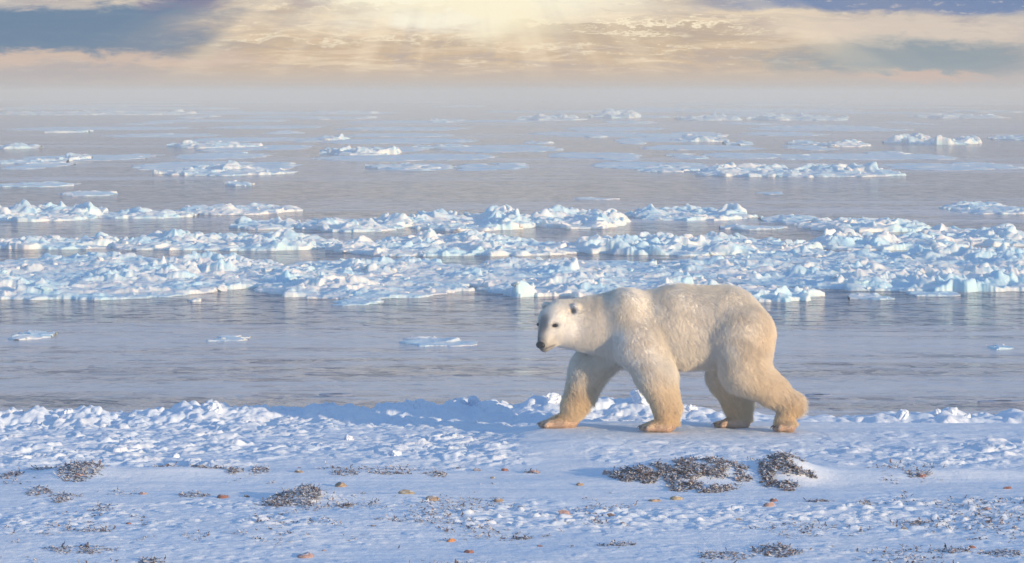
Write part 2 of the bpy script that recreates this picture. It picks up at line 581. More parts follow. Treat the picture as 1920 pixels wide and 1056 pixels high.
def build_shore():
    xf = np.arange(-7.0, 7.0001, 0.0135)
    out = 7.0 + np.cumsum(np.geomspace(0.03, 6.0, 60))
    xs = np.concatenate([-out[::-1], xf, out])
    yf = np.arange(19.5, 36.6, 0.020)
    near = 19.5 - np.cumsum(np.geomspace(0.03, 2.5, 60))
    ys = np.concatenate([near[::-1], yf])
    X, Y = np.meshgrid(xs, ys)
    Z = terrain(X, Y)
    v = np.stack([X, Y, Z], -1).reshape(-1, 3)
    o = obj('snow_ground', mesh_from('snow_ground', v, grid_faces(len(xs), len(ys))), M_SNOW)
    o['kind'] = 'structure'


build_shore()

# sea: one sheet to the horizon
ysea = np.concatenate([np.linspace(30, 100, 36), np.geomspace(105, 9000, 40)])
xsea = np.concatenate([-np.geomspace(40, 6000, 20)[::-1], np.linspace(-38, 38, 20), np.geomspace(40, 6000, 20)])
X, Y = np.meshgrid(xsea, ysea)
sea = obj('sea', mesh_from('sea', np.stack([X, Y, np.full_like(X, SEA)], -1).reshape(-1, 3), grid_faces(len(xsea), len(ysea))), M_WATER)
sea['kind'] = 'structure'


# ------------------------------------------------------------------ ice
def chunk_mesh(seed, name, sub=3, planes=11, rough=0.05):
    rnd = np.random.RandomState(seed)
    import bmesh
    bm = bmesh.new()
    bmesh.ops.create_icosphere(bm, subdivisions=sub, radius=1.0)
    v = np.array([p.co[:] for p in bm.verts]); f = np.array([[q.index for q in p.verts] for p in bm.faces])
    bm.free()
    for _ in range(planes):
        nrm = rnd.normal(size=3); nrm /= np.linalg.norm(nrm)
        dd = rnd.uniform(0.5, 0.85)
        s = np.maximum(v @ nrm - dd, 0)
        v = v - s[:, None] * nrm
    v = v + rough * np.stack([perlin(v[:, 0] * 3 + k * 9, v[:, 1] * 3 + v[:, 2] * 2, seed + k) for k in range(3)], -1)
    return mesh_from(name, v, f)


BLOCKS = [chunk_mesh(300 + k, 'ice_block') for k in range(8)]
for me in BLOCKS:
    me.materials.append(M_ICE)


def ice_floe(x0, x1, base, top, label, seed, depth=None, blocks=None):
    """x0..x1 and base..top in photo pixels give the floe's real place and size on the water"""
    rnd = np.random.RandomState(seed)
    pc = on_ground((x0 + x1) / 2, base, SEA)
    Df = pc[1]
    mpp = Df / F
    rise = (base - top) * mpp
    a = (x1 - x0) / 2 * mpp
    if depth is None:
        depth = min(max(a * 0.8, rise * 2.5), 0.18 * Df)
    # the back edge rises in the picture by itself; what is left of the rise is rubble
    back = (H - SEA) * F * (1 / Df - 1 / (Df + depth))
    hh = max((base - top - back * 0.75) * mpp, 0.30 * rise, 0.07)
    if Df > 52 and x1 - x0 > 220 and Df < 100:
        hh = max(hh, (23 if Df < 79 else 16) * mpp)
    if 79 < Df < 120:
        hh *= 0.8
    if Df > 150:
        hh *= 0.8
    if Df > 260:
        hh *= 0.6
    b = depth / 2
    sp = Df / F * 1.25
    nx = int(min(max(2 * a * 1.1 / sp, 24), 900)); ny = int(min(max(depth * 1.2 / (sp * 1.6), 14), 420))
    X, Y = np.meshgrid(np.linspace(-a * 1.1, a * 1.1, nx), np.linspace(-b * 1.15, b * 1.15, ny))
    cs = max(0.42, 0.0062 * Df)
    ox = seed * 13.7; oy = seed * 7.3
    wx = X + ox + 0.25 * cs * perlin(X / cs * 1.5, Y / cs * 1.5, seed); wy = Y + oy + 0.25 * cs * perlin(X / cs * 1.5 + 50, Y / cs * 1.5, seed)
    bx, by, r1, r2, r3, e = cells(wx, wy, cs, seed)
    ccx = X - bx * cs; ccy = Y - by * cs
    qm = np.abs(X * 0.35 + ccx * 0.65) ** 2.4 / a ** 2.4 + np.abs(Y * 0.35 + ccy * 0.65) ** 2.4 / b ** 2.4
    qm = qm + 0.38 * fbm(X / max(a, b * 1.5) * 2.2 + ox, Y / b * 1.3, seed + 3, 4)
    inside = sst(1.0, 0.93, qm)
    core = sst(1.02, 0.55, qm)
    h = 0.25 * hh + 0.42 * hh * (r1 ** 1.6) + 0.34 * hh * (bx * (r2 - 0.5) + by * (r3 - 0.5)) * 2
    ex, ey, s1, s2, s3, e2 = cells(wx, wy, cs * 0.42, seed + 11)
    h = h + 0.26 * hh * (s1 ** 2 - 0.25) + 0.24 * hh * (ex * (s2 - 0.5) + ey * (s3 - 0.5)) * 2
    h = h + 0.55 * hh * np.abs(fbm(X / cs * 0.8 + ox, Y / cs * 0.8, seed + 5, 4)) * core
    ridge = 0.45 + 0.75 * sst(-0.25, 0.35, fbm(X / (a * 0.5 + 1) + ox, Y / (b * 0.8 + 0.5), seed + 8, 3))
    hx = fbm(X / (cs * 2.6) + ox, Y / (cs * 2.6), seed + 9, 2)
    h = h * (0.7 + 0.55 * sst(-0.35, 0.45, hx))
    h = np.maximum(h * ridge, 0.12 * hh) * (0.62 + 0.38 * core)
    Z = h * inside - 0.35 * (1 - inside)
    for _ in range(4):
        Zp = np.pad(Z, 1, mode='edge')
        Z = 0.4 * Z + 0.15 * (Zp[:-2, 1:-1] + Zp[2:, 1:-1] + Zp[1:-1, :-2] + Zp[1:-1, 2:])
    vert = np.stack([X, Y, Z], -1).reshape(-1, 3)
    keep = vert[:, 2] > -0.2
    vv, ff = compact(vert, grid_faces(nx, ny), keep)
    me = mesh_from('ice_floe', vv, ff)
    loc = (pc[0], Df + b * 0.92, SEA)
    o = obj('ice_floe', me, M_ICE, loc=loc)
    tag(o, label, 'ice floe', 'ice floes drifting on the sea')
    if blocks is None:
        blocks = int(min((x1 - x0) / 16, 60))
    zf = Z.ravel(); xf_ = X.ravel(); yf_ = Y.ravel()
    ok = np.where((inside.ravel() > 0.97))[0]
    for k in range(blocks if len(ok) else 0):
        i = ok[rnd.randint(len(ok))]
        s = hh * rnd.uniform(0.12, 0.30) * (1.3 if rnd.rand() < 0.15 else 1.0)
        bo = obj('ice_block', BLOCKS[rnd.randint(len(BLOCKS))], None, o, (xf_[i], yf_[i], max(zf[i], 0.02) + s * 0.1))
        bo.scale = (s * rnd.uniform(1.0, 2.1), s * rnd.uniform(0.8, 1.5), s * rnd.uniform(0.55, 0.95))
        bo.rotation_euler = (rnd.uniform(-0.5, 0.5), rnd.uniform(-0.5, 0.5), rnd.uniform(0, 6.28))
    return o


FLOES = [
    # the broad pack in front: x0, x1, waterline, top, label, depth
    (-300, 480, 559, 474, 'thick rubble floe filling the left edge of the near pack, with a yellowish front foot', 14, 60),
    (410, 905, 557, 480, 'broad rubble floe in the near pack, directly left of the gap with the tilted block', 13, 60),
    (850, 1330, 552, 482, 'rubble floe of the near pack directly above the bear neck and shoulders', 12, 60),
    (1210, 1560, 566, 530, 'low rubble floe touching the outline of the bear back and rump', 4, 30),
    (1290, 2300, 545, 462, 'wide rubble floe filling the right edge of the near pack', 14, 70),
    (938, 1006, 559, 524, 'single tall blunt ice hummock at the water edge just left of the bear head', 1.6, 4),
    (-40, 200, 468, 446, 'dark fronted flat floe on the left edge behind the thick rubble floe', 4, 12),
    (180, 640, 470, 432, 'long serrated floe with one pale upright tooth, left half, middle strip', 6, 40),
    (600, 1110, 480, 432, 'long serrated floe in the middle strip, crossing the centre of the picture', 7, 45),
    (1040, 1560, 478, 434, 'long serrated floe in the middle strip, above the bear back', 7, 45),
    (1530, 1850, 470, 428, 'floe with a tall tilted slab, right part of the middle strip', 6, 30),
    (1780, 1990, 462, 412, 'heaped floe cut by the right edge, middle strip', 8, 20),
    # the strip beyond
    (-50, 165, 415, 370, 'heaped white floe cut by the left edge, beyond the middle strip', 8, 20),
    (150, 345, 410, 384, 'thin low floe beside the heaped floe at the left edge', 5, 10),
    (310, 545, 403, 376, 'jagged floe with three warm lit teeth, left of the dark fronted shelf', 7, 22),
    (428, 570, 430, 398, 'shelf floe with a smooth dark blue front, left end of the far strip', 5, 8),
    (552, 760, 434, 392, 'humped floe with a rounded blue mound, directly right of the dark fronted shelf', 7, 22),
    (740, 1010, 432, 382, 'rubble floe with many small peaks in the far strip, left of the cream topped floe', 9, 30),
    (980, 1185, 428, 380, 'floe with cream lit slabs on top, far strip above the bear head', 9, 20),
    (1185, 1425, 413, 379, 'long even floe of blue white rubble, far strip, above the bear hump', 7, 24),
    (1360, 1480, 431, 417, 'thin sliver of floe lying in front of the long even floe', 2.5, 5),
    (1445, 1555, 420, 394, 'floe with a long cream slab leaning on it, far strip, right half', 5, 8),
    (1525, 1772, 436, 402, 'wedge ended blue floe, right half, with a clean dark waterline', 7, 22),
    (1810, 1990, 402, 376, 'far floe cut by the right edge, above the heaped floe', 8, 12),
    # beyond: fading into the haze
    (278, 530, 329, 304, 'lone long floe with a pointed peak, left, on the dark water before the haze', 10, 12),
    (685, 820, 318, 302, 'lone low floe with a knob, near the centre, on the dark water before the haze', 8, 6),
    (1205, 1315, 323, 311, 'short flat floe beside the long far row at the right', 7, 4),
    (1312, 1705, 332, 307, 'long far row of hummocks at the right, on the dark water before the haze', 11, 16),
    (418, 468, 349, 337, 'small pale ice lump drifting under the lone pointed floe', 3, 2),
    (98, 202, 368, 354, 'flat small floe above the heaped floe at the left edge', 5, 4),
    (-30, 128, 351, 339, 'faint flat floe at the left edge, above the flat small floe', 6, 4),
    (-40, 100, 308, 288, 'low pale floe at the left edge, in line with the lone pointed floe', 9, 6),
    (100, 150, 301, 285, 'small knobbed floe right of the low pale one at the left edge', 6, 2),
    (-30, 62, 279, 264, 'hazy floe at the left edge with two soft bumps', 9, 4),
    (78, 150, 249, 237, 'hazy rounded floe high above the left edge floes', 12, 3),
    (305, 472, 278, 257, 'hazy floe ending in a sharp upright tooth at its right', 12, 8),
    (490, 562, 251, 241, 'small hazy floe between the toothed floe and the horizon', 10, 3),
    (580, 646, 263, 247, 'hazy block with a square right end', 9, 3),
    (600, 742, 291, 268, 'hazy floe with a raised right shoulder, left of the centre', 12, 6),
    (775, 878, 278, 268, 'thin hazy floe line right of the shouldered floe', 8, 4),
    (808, 848, 230, 203, 'tall sail shaped hummock in the haze under the sun glow', 10, 0),
    (985, 1046, 270, 262, 'tiny flat hazy floe right of the centre', 6, 2),
    (1098, 1142, 258, 249, 'tiny rounded hazy floe, alone, right of the centre', 7, 2),
    (1270, 1368, 266, 249, 'hazy humped floe above the short flat one at the right', 11, 4),
    (1366, 1412, 272, 258, 'hazy twin knobbed floe touching the humped one', 8, 2),
    (1490, 1552, 272, 260, 'hazy small floe above the long far row of hummocks', 8, 3),
    (1555, 1642, 276, 258, 'hazy pointed floe above the right end of the long far row', 9, 4),
    (1640, 1708, 290, 279, 'hazy blue bit of floe under the layered floe at the right', 8, 3),
    (1682, 1855, 271, 246, 'wide hazy layered floe near the right edge', 14, 8),
    (1876, 1980, 263, 248, 'hazy floe cut by the right edge', 12, 4),
    (-40, 330, 216, 198, 'very faint long ice line far off at the left', 40, 6),
    (560, 705, 214, 199, 'very faint ice patch far off, left of the sail shaped hummock', 30, 4),
    (975, 1100, 226, 200, 'faint bright ice patch far off, right of the sail shaped hummock', 25, 6),
    (1115, 1205, 222, 193, 'faint ice patch with a raised middle far off, above the bear neck', 25, 4),
    (1282, 1392, 226, 204, 'faint cream ice patch far off, above the humped floe', 25, 5),
    (1425, 1605, 226, 202, 'faint wide ice patch far off, above the pointed floe', 30, 8),
    (1745, 1905, 222, 202, 'faint yellowish ice patch far off near the right edge', 30, 7),
    # scattered bits on the open lead
    (18, 86, 637, 625, 'small white ice lump on the open lead at the left edge', 1.2, 3),
    (384, 458, 641, 630, 'low double ice lump on the open lead, left', 1.2, 3),
    (752, 888, 650, 634, 'small two peaked floe on the open lead left of the bear head', 1.6, 4),
    (618, 712, 573, 565, 'thin ice pan floating just off the near pack', 1.5, 2),
    (345, 374, 567, 558, 'tiny ice lump at the water edge of the thick rubble floe', 0.7, 1),
    (1855, 1905, 657, 650, 'small flat ice bit on the open lead near the right edge', 1.0, 2),
    (1600, 1680, 562, 553, 'slushy ice bit drifting off the near pack, right of the bear rump', 1.2, 3),
    (1700, 1800, 556, 547, 'slushy ice bit drifting off the near pack near the right edge', 1.2, 3),
    (1080, 1160, 375, 368, 'thin streak of brash on the calm water beyond the far strip', 2.5, 3),
    (1425, 1470, 365, 358, 'tiny brash lump on the calm water beyond the far strip, right half', 2.5, 1),
]
for k, (x0, x1, base, top, label, depth, nb) in enumerate(FLOES):
    ice_floe(x0, x1, base, top, label, 500 + k * 23, depth, nb)

rnd = np.random.RandomState(9)
for k in range(120):
    base = rnd.choice([186, 192, 199, 206, 213, 222, 232, 244, 256, 268, 284, 300, 318]) + rnd.uniform(-3, 3)
    xc = rnd.uniform(-20, 1940); w_ = rnd.uniform(30, 170) * (1.4 if base < 215 else 0.8)
    o = ice_floe(xc - w_, xc + w_, base, base - rnd.uniform(5, 10), 'thin pale streak of ice lost in the haze below the horizon', 3000 + k * 17, 0.10 * (H - SEA) * F / (base - 172), 0)
    o['group'] = 'faint ice streaks in the haze'

for k, (x0, x1, base, label) in enumerate([
        (598, 664, 740, 'thin dark grey ice sheet on the calm water by the shore, left of the bear'),
        (1510, 1560, 741, 'thin dark grey ice sheet on the calm water behind the bear heel'),
        (1835, 1925, 753, 'thin dark grey ice sheet on the calm water at the right edge')]):
    p0 = on_ground(x0, base, SEA); p1 = on_ground(x1, base, SEA)
    n = 40
    th = np.linspace(0, 2 * np.pi, n, endpoint=False)
    aa = (p1[0] - p0[0]) / 2; bb = 0.12
    rr = 1 + 0.18 * perlin(np.cos(th) * 2 + k * 5, np.sin(th) * 2, 900 + k)
    ring = np.stack([aa * rr * np.cos(th), bb * rr * np.sin(th)], -1)
    vs = [np.c_[ring * s, np.full(n, z)] for s, z in ((1.0, -0.03), (1.0, 0.004), (0.94, 0.007), (0.4, 0.008))]
    vs = np.concatenate(vs)
    fs = [[r * n + i, r * n + (i + 1) % n, (r + 1) * n + (i + 1) % n, (r + 1) * n + i] for r in range(3) for i in range(n)]
    me = mesh_from('floating_ice', vs, fs)
    if k == 0:
        M_PANE = mat_plain('thin_ice', (0.34, 0.36, 0.44), 0.5)
    tag(obj('floating_ice', me, M_PANE, loc=((p0[0] + p1[0]) / 2, p0[1], SEA)), label, 'ice sheet', 'thin ice sheets near the shore')

# ------------------------------------------------------------------ snow chunks along the crest
SNOW_CHUNKS = [
    (889, 757, 26, 'pointed snow chunk standing highest on the snow crest, left of the bear'),
    (868, 764, 16, 'small snow chunk leaning beside the pointed one on the crest'),
    (402, 765, 26, 'rounded snow chunk on the crest, in the left quarter'),
    (786, 763, 24, 'lumpy snow chunk on the crest between the rounded and the pointed chunk'),
    (128, 771, 22, 'snow chunk on the low crest at the left edge'),
    (1200, 762, 40, 'tall blue shadowed snow block behind the bear near foreleg'),
    (1296, 768, 22, 'bright snow chunk seen between the bear fore and hind legs'),
    (1035, 758, 34, 'wide snow chunk just behind the bear leading paw'),
    (1785, 773, 26, 'peaked snow chunk on the crest near the right edge'),
    (1758, 777, 18, 'low snow chunk left of the peaked one near the right edge'),
    (1690, 780, 34, 'flat sided snow chunk on the crest, right of the bear'),
    (1812, 781, 20, 'squat snow chunk right of the peaked one near the right edge'),
    (655, 812, 20, 'rounded snow clod alone on the rubbly slope below the crest, left half'),
    (740, 858, 24, 'rounded snow clod low on the rubbly slope, left of the bear paw'),
    (328, 858, 16, 'small snow clod low on the rubbly slope, left quarter'),
]
for k, (px, py, w, label) in enumerate(SNOW_CHUNKS):
    p = on_ground(px, py)
    if py < 785:
        p = on_plane_y(px, py, YC - 0.25)
    z = tz(p[0], p[1])
    s = w * p[1] / F / 2
    me = chunk_mesh(700 + k, 'snow_chunk', 4, 6, 0.22)
    o = obj('snow_chunk', me, M_SNOW, loc=(p[0], p[1], z + s * 0.05))
    rr = random.Random(k)
    o.scale = (s * 1.1, s * 1.1, s * rr.uniform(0.75, 1.05)); o.rotation_euler = (rr.uniform(-.3, .3), rr.uniform(-.3, .3), rr.uniform(0, 6))
    tag(o, label, 'snow chunk', 'snow chunks on the shore')

# ------------------------------------------------------------------ stones
STONES = [
    (148, 901, 16, 'orange', 'orange stone wedged in the dark kelp clump at the left edge'),
    (330, 884, 16, 'brown', 'brown stone under the first kelp wisp right of the left clump'),
    (372, 891, 22, 'grey', 'flat grey stone in the drift line, left quarter'),
    (560, 895, 18, 'tan', 'tan stone in the drift line beside the snow mound'),
    (640, 913, 26, 'tan', 'flat tan stone lying alone in smooth snow below the drift line'),
    (268, 926, 16, 'pink', 'pinkish stone sunk in the smooth drift, left quarter'),
    (418, 932, 22, 'red', 'reddish stone in line between two kelp clumps'),
    (462, 930, 14, 'brown', 'small brown stone right of the reddish one'),
    (522, 932, 16, 'tan', 'tan stone touching the upper left of the kelp heap with red fronds'),
    (521, 948, 12, 'red', 'dark red stone at the foot of the kelp heap with red fronds'),
    (762, 931, 32, 'yellow', 'wide yellowish stone half covered by drift, left of centre'),
    (812, 941, 28, 'tan', 'tan stone just below the wide yellowish one'),
    (936, 940, 24, 'tan', 'tan stone with kelp shreds at picture centre'),
    (846, 1012, 20, 'orange', 'bright orange stone, the most vivid of all, in the packed foreground snow'),
    (879, 1033, 20, 'red', 'dark red stone just below the bright orange one'),
    (572, 1042, 36, 'pink', 'large pale pink stone with a snow tail at the bottom edge'),
    (608, 1034, 10, 'pink', 'tiny stone behind the large pale pink one'),
    (893, 882, 18, 'brown', 'brown stone in the drift line below the bear muzzle, left'),
    (946, 882, 16, 'red', 'red brown stone in the drift line, right of the brown one'),
    (926, 897, 14, 'tan', 'little tan stone below the red brown one in the drift line'),
    (1000, 887, 22, 'pink', 'pink stone with dark kelp on top, under the bear chest'),
    (1138, 895, 24, 'pink', 'rosy stone touching the left end of the big kelp mound'),
    (1087, 910, 16, 'tan', 'dull tan stone left of the big kelp mound'),
    (1227, 935, 24, 'tan', 'tan stone below the big kelp mound, left one of a pair'),
    (1268, 933, 24, 'yellow', 'yellow stone below the big kelp mound, right one of a pair'),
    (1452, 937, 18, 'red', 'red stone perched behind a pink one below the big kelp mound'),
    (1443, 948, 24, 'pink', 'pink stone right in front of the red one'),
    (1058, 963, 28, 'pink', 'flat salmon stone alone in the smooth foreground'),
    (1146, 969, 18, 'brown', 'brown stone right of the flat salmon one'),
    (1726, 899, 22, 'red', 'red stone with kelp shreds on the right drift'),
    (1889, 919, 18, 'red', 'red brown stone by the right edge'),
    (1851, 959, 18, 'pink', 'pale pink stone below the red brown one by the right edge'),
    (1722, 979, 22, 'brown', 'dark brown stone in the packed snow, right half'),
    (1695, 990, 16, 'grey', 'grey stone just left of the dark brown one'),
    (1013, 1022, 12, 'red', 'small red stone in the foreground crust, right of the bright orange one'),
    (1823, 1024, 16, 'red', 'reddish stone in the kelp shreds near the bottom right corner'),
    (1428, 908, 12, 'brown', 'brown stone in the snowy gap of the big kelp mound'),
    (1385, 972, 14, 'grey', 'grey pebble alone below the big kelp mound'),
    (240, 985, 12, 'red', 'little red pebble in the speckled crust, left quarter'),
    (700, 990, 12, 'brown', 'little brown pebble in the speckled crust, left of centre'),
]
for k, (px, py, w, colr, label) in enumerate(STONES):
    p = on_ground(px, py)
    z = tz(p[0], p[1])
    s = w * p[1] / F / 2 * 0.92
    me = chunk_mesh(1200 + k, 'stone', 3, 5, 0.10)
    o = obj('stone', me, M_STONE[colr], loc=(p[0], p[1], z + s * 0.05))
    rr = random.Random(k * 3 + 1)
    o.scale = (s * 1.1, s * rr.uniform(0.8, 1.1), s * rr.uniform(0.5, 0.7)); o.rotation_euler = (rr.uniform(-.2, .2), rr.uniform(-.2, .2), rr.uniform(-.5, .5))
    tag(o, label, 'stone', 'stones in the snow')


# ------------------------------------------------------------------ kelp
def ribbons(pts, dirs, length, width, seed):
    """short curled kelp blades from given roots"""
    rnd = np.random.RandomState(seed)
    n = len(pts); S = 5
    V = np.zeros((n, S + 1, 2, 3)); 
    p = pts.copy(); dvec = dirs.copy()
    for s in range(S + 1):
        side = np.cross(dvec, np.array((0, 0, 1.0)) + 0.6 * rnd.normal(size=(n, 3)) * 0 + rnd.normal(size=(n, 3)) * 0.25)
        side /= np.linalg.norm(side, axis=1)[:, None] + 1e-6
        wv = (width * (1 - 0.75 * (s / S) ** 2))[:, None] / 2
        V[:, s, 0] = p - side * wv; V[:, s, 1] = p + side * wv
        p = p + dvec * (length / S)[:, None]
        dvec = dvec + rnd.normal(size=(n, 3)) * 0.45 + np.array((0, 0, -0.10))
        dvec /= np.linalg.norm(dvec, axis=1)[:, None]
    idx = np.arange(n * (S + 1) * 2).reshape(n, S + 1, 2)
    Fc = np.stack([idx[:, :-1, 0], idx[:, :-1, 1], idx[:, 1:, 1], idx[:, 1:, 0]], -1).reshape(-1, 4)
    return V.reshape(-1, 3), Fc


KELP = [
    (1155, 1250, 908, 868, 'sloping left shoulder of the great kelp mound under the bear'),
    (1240, 1405, 922, 862, 'widest middle heap of the great kelp mound under the bear, reaching lowest'),
    (1430, 1526, 918, 862, 'rounded right heap of the great kelp mound, beside the smooth drift'),
    (100, 175, 908, 873, 'dark kelp clump with an orange stone at the left edge'),
    (-10, 32, 902, 880, 'kelp tuft cut by the left edge'),
    (50, 104, 884, 871, 'thin kelp streak behind the clump with the orange stone'),
    (268, 342, 888, 870, 'kelp tuft arching over a brown stone in the drift line'),
    (348, 420, 894, 880, 'low kelp scraps right of the arching tuft'),
    (420, 450, 899, 884, 'little kelp tuft before the upright one'),
    (462, 500, 899, 876, 'kelp tuft with one upright frond'),
    (622, 670, 900, 887, 'flat kelp tuft alone in the drift line, left of centre'),
    (798, 838, 898, 885, 'peaked kelp tuft alone in the drift line, near the centre'),
    (690, 770, 897, 889, 'kelp crumbs between the flat and the peaked tuft'),
    (84, 134, 942, 920, 'reddish kelp tuft in the second row, left edge'),
    (36, 84, 932, 911, 'grey kelp tuft left of the reddish one'),
    (335, 388, 932, 919, 'short kelp tuft in smooth snow, left quarter'),
    (488, 552, 953, 928, 'left flank of the kelp heap with red fronds'),
    (545, 596, 952, 913, 'tall dark top of the kelp heap with red fronds'),
    (630, 660, 952, 941, 'kelp scrap right of the kelp heap with red fronds'),
    (76, 205, 1040, 1022, 'wide flat kelp mat near the bottom left corner'),
    (250, 300, 1060, 1040, 'kelp mat cut by the bottom edge, left'),
    (1308, 1415, 1052, 1030, 'kelp mat at the bottom, below the great mound'),
    (1420, 1505, 1045, 1014, 'kelp mat with a raised tip right of the bottom one'),
    (1755, 1832, 1038, 1020, 'kelp mat near the bottom right corner'),
    (1850, 1930, 1046, 1026, 'kelp mat cut by the right edge at the bottom'),
    (1610, 1640, 947, 936, 'small kelp tuft alone right of the great mound'),
    (1508, 1565, 941, 931, 'low kelp streak below the right heap of the great mound'),
    (1700, 1745, 900, 889, 'kelp shreds round the red stone on the right drift'),
    (985, 1012, 889, 879, 'kelp shreds on the pink stone under the bear chest'),
    (1690, 1745, 983, 972, 'kelp shreds round the dark brown stone'),
    (150, 210, 1000, 990, 'kelp scraps in the speckled crust, left quarter'),
    (960, 1000, 1010, 1000, 'kelp scraps in the speckled crust, near the centre'),
    (1120, 1190, 1026, 1014, 'kelp scraps in the speckled crust, below the bear'),
]
for k, (x0, x1, base, top, label) in enumerate(KELP):
    rnd = np.random.RandomState(2000 + k)
    p0 = on_ground(x0, base); p1 = on_ground(x1, base); big_ = (base - top) > 38 and x0 > 1000
    pt = on_ground((x0 + x1) / 2, top + (26 if big_ else 5))
    cx, cy = (p0[0] + p1[0]) / 2, (p0[1] + pt[1]) / 2
    rx, ry = (p1[0] - p0[0]) / 2, max((pt[1] - p0[1]) / 2, 0.06)
    n = 5200 if big_ else int(min((55 + 2000 * rx * ry) * (3 if base - top > 23 else 1), 900))
    r = np.sqrt(rnd.rand(n)) ; th = rnd.rand(n) * 2 * np.pi
    px_ = cx + rx * r * np.cos(th) * (1 + 0.2 * np.sin(3 * th + k)); py_ = cy + ry * r * np.sin(th)
    dens = fbm(px_ * 3.2, py_ * 2.4, 2100 + k, 3)
    keep = dens > -9
    if big_:
        keep &= fbm(px_ * 7, py_ * 4, 2150 + k, 3) > (0.06 if x0 > 1400 else -0.04)
    px_, py_, r = px_[keep], py_[keep], r[keep]
    hmax = 0.045 if big_ else min(0.006 + (base - top) * 0.0009, 0.04)
    hh = hmax * (1 - r ** 2) * (0.7 + 0.6 * fbm(px_ * 5, py_ * 5, 2200 + k, 2))
    pz = terrain(px_, py_) + hh * rnd.rand(len(px_)) ** 0.7 + 0.002
    n = len(px_)
    an = rnd.rand(n) * 2 * np.pi
    dr = np.stack([np.cos(an), np.sin(an) * 0.8, rnd.uniform(-0.25, 0.12, n)], -1)
    dr /= np.linalg.norm(dr, axis=1)[:, None]
    L = rnd.uniform(0.025, 0.075, n); W = rnd.uniform(0.010, 0.026, n)
    base_c = np.array((cx, cy, 0.0)); base_c[2] = tz(cx, cy)
    V, Fc = ribbons(np.stack([px_, py_, pz], -1) - base_c, dr, L, W, 2300 + k)
    o = obj('kelp_heap' if big_ else 'kelp_tuft', mesh_from('kelp', V, Fc, True), M_KELP, loc=tuple(base_c))
    tag(o, label, 'kelp', 'wracks of kelp on the snow')

# uncountable crumbs of kelp over the foreground crust
rnd = np.random.RandomState(77)
n = 32000
yy = rnd.uniform(21.0, 27.2, n); xx = rnd.uniform(-4.6, 4.6, n)
pv = 172 + H * F / yy
dens = fbm(xx * 1.1, yy * 0.8, 88, 4) + 0.35 * fbm(xx * 6, yy * 4, 89, 2)
wgt = np.interp(pv, [850, 872, 884, 898, 915, 950, 985, 1000, 1060], [0.0, 0.25, 0.75, 0.3, 0.2, 0.6, 0.75, 0.55, 0.7])
keep = dens > (0.42 - 0.42 * wgt)
keep &= rnd.rand(n) < 0.9 * wgt + 0.03
xx, yy = xx[keep], yy[keep]
n = len(xx)
an = rnd.rand(n) * 2 * np.pi
dr = np.stack([np.cos(an), np.sin(an) * 0.7, rnd.uniform(-0.05, 0.35, n)], -1); dr /= np.linalg.norm(dr, axis=1)[:, None]
V, Fc = ribbons(np.stack([xx, yy, terrain(xx, yy) + 0.004], -1), dr, rnd.uniform(0.02, 0.07, n), rnd.uniform(0.008, 0.022, n), 91)
o = obj('kelp_litter', mesh_from('kelp_litter', V, Fc), M_KELP)
o['kind'] = 'stuff'
o['label'] = 'dark crumbs of kelp strewn over the foreground snow'

# ------------------------------------------------------------------ the polar bear
BY = 30.0
PX = BY / F


def P(px, py, yo):
    return on_plane_y(px, py, BY + yo)


TH = math.radians(46)
fwd = np.array((-math.cos(TH), -math.sin(TH), 0.0))
lat = np.array((math.sin(TH), -math.cos(TH), 0.0))      # the bear's left: towards the camera
upv = np.array((0, 0, 1.0))
HC = P(1050, 597, -0.06)


def Hd(f, l, u_):
    return HC + fwd * f + lat * l + upv * u_


prims = []   # (group blend k, a, b, ra, rb, yscale)


def cone(a, b, ra, rb, k=0.05, ys=1.0):
    prims.append((k, np.array(a, float), np.array(b, float), ra, rb, ys))


def pcone(a, b, k=0.05, ys=1.0):
    cone(P(a[0], a[1], a[2]), P(b[0], b[1], b[2]), a[3] * PX, b[3] * PX, k, ys)


# trunk
pcone((1196, 609, 0, 62), (1270, 612, 0, 73), 0.05, 0.92)
pcone((1270, 611, 0, 74), (1362, 612, 0, 73), 0.05, 0.92)
pcone((1270, 627, 0, 59), (1340, 624, 0, 60), 0.05, 0.95)
pcone((1360, 611, 0, 70), (1394, 636, 0, 55), 0.05, 0.95)
pcone((1170, 632, 0, 40), (1220, 640, 0, 46), 0.06, 1.0)
# shoulders
pcone((1178, 584, -0.13, 41), (1192, 640, -0.17, 44), 0.06)
pcone((1178, 584, 0.13, 40), (1170, 640, 0.17, 44), 0.06)
# neck
cone(Hd(-0.02, 0, -0.04), P(1158, 604, -0.01), 0.175, 0.27, 0.07)
cone(Hd(-0.03, 0, -0.10), P(1150, 622, -0.01), 0.150, 0.19, 0.06)
# near foreleg
pcone((1202, 640, -0.19, 45), (1228, 700, -0.21, 37), 0.06)
pcone((1228, 700, -0.21, 36), (1248, 760, -0.20, 23), 0.04)
pcone((1248, 760, -0.20, 22), (1252, 790, -0.20, 19), 0.03)
# far foreleg
pcone((1146, 640, 0.18, 44), (1103, 692, 0.20, 34), 0.06)
pcone((1103, 692, 0.20, 33), (1079, 756, 0.21, 23), 0.04)
pcone((1079, 756, 0.21, 22), (1068, 786, 0.21, 18), 0.03)
# near hind leg
pcone((1392, 632, -0.16, 62), (1396, 690, -0.20, 45), 0.06)
pcone((1396, 690, -0.20, 44), (1444, 730, -0.20, 28), 0.05)
pcone((1444, 730, -0.20, 27), (1478, 756, -0.19, 21), 0.03)
pcone((1478, 756, -0.19, 20), (1470, 788, -0.19, 15), 0.03)
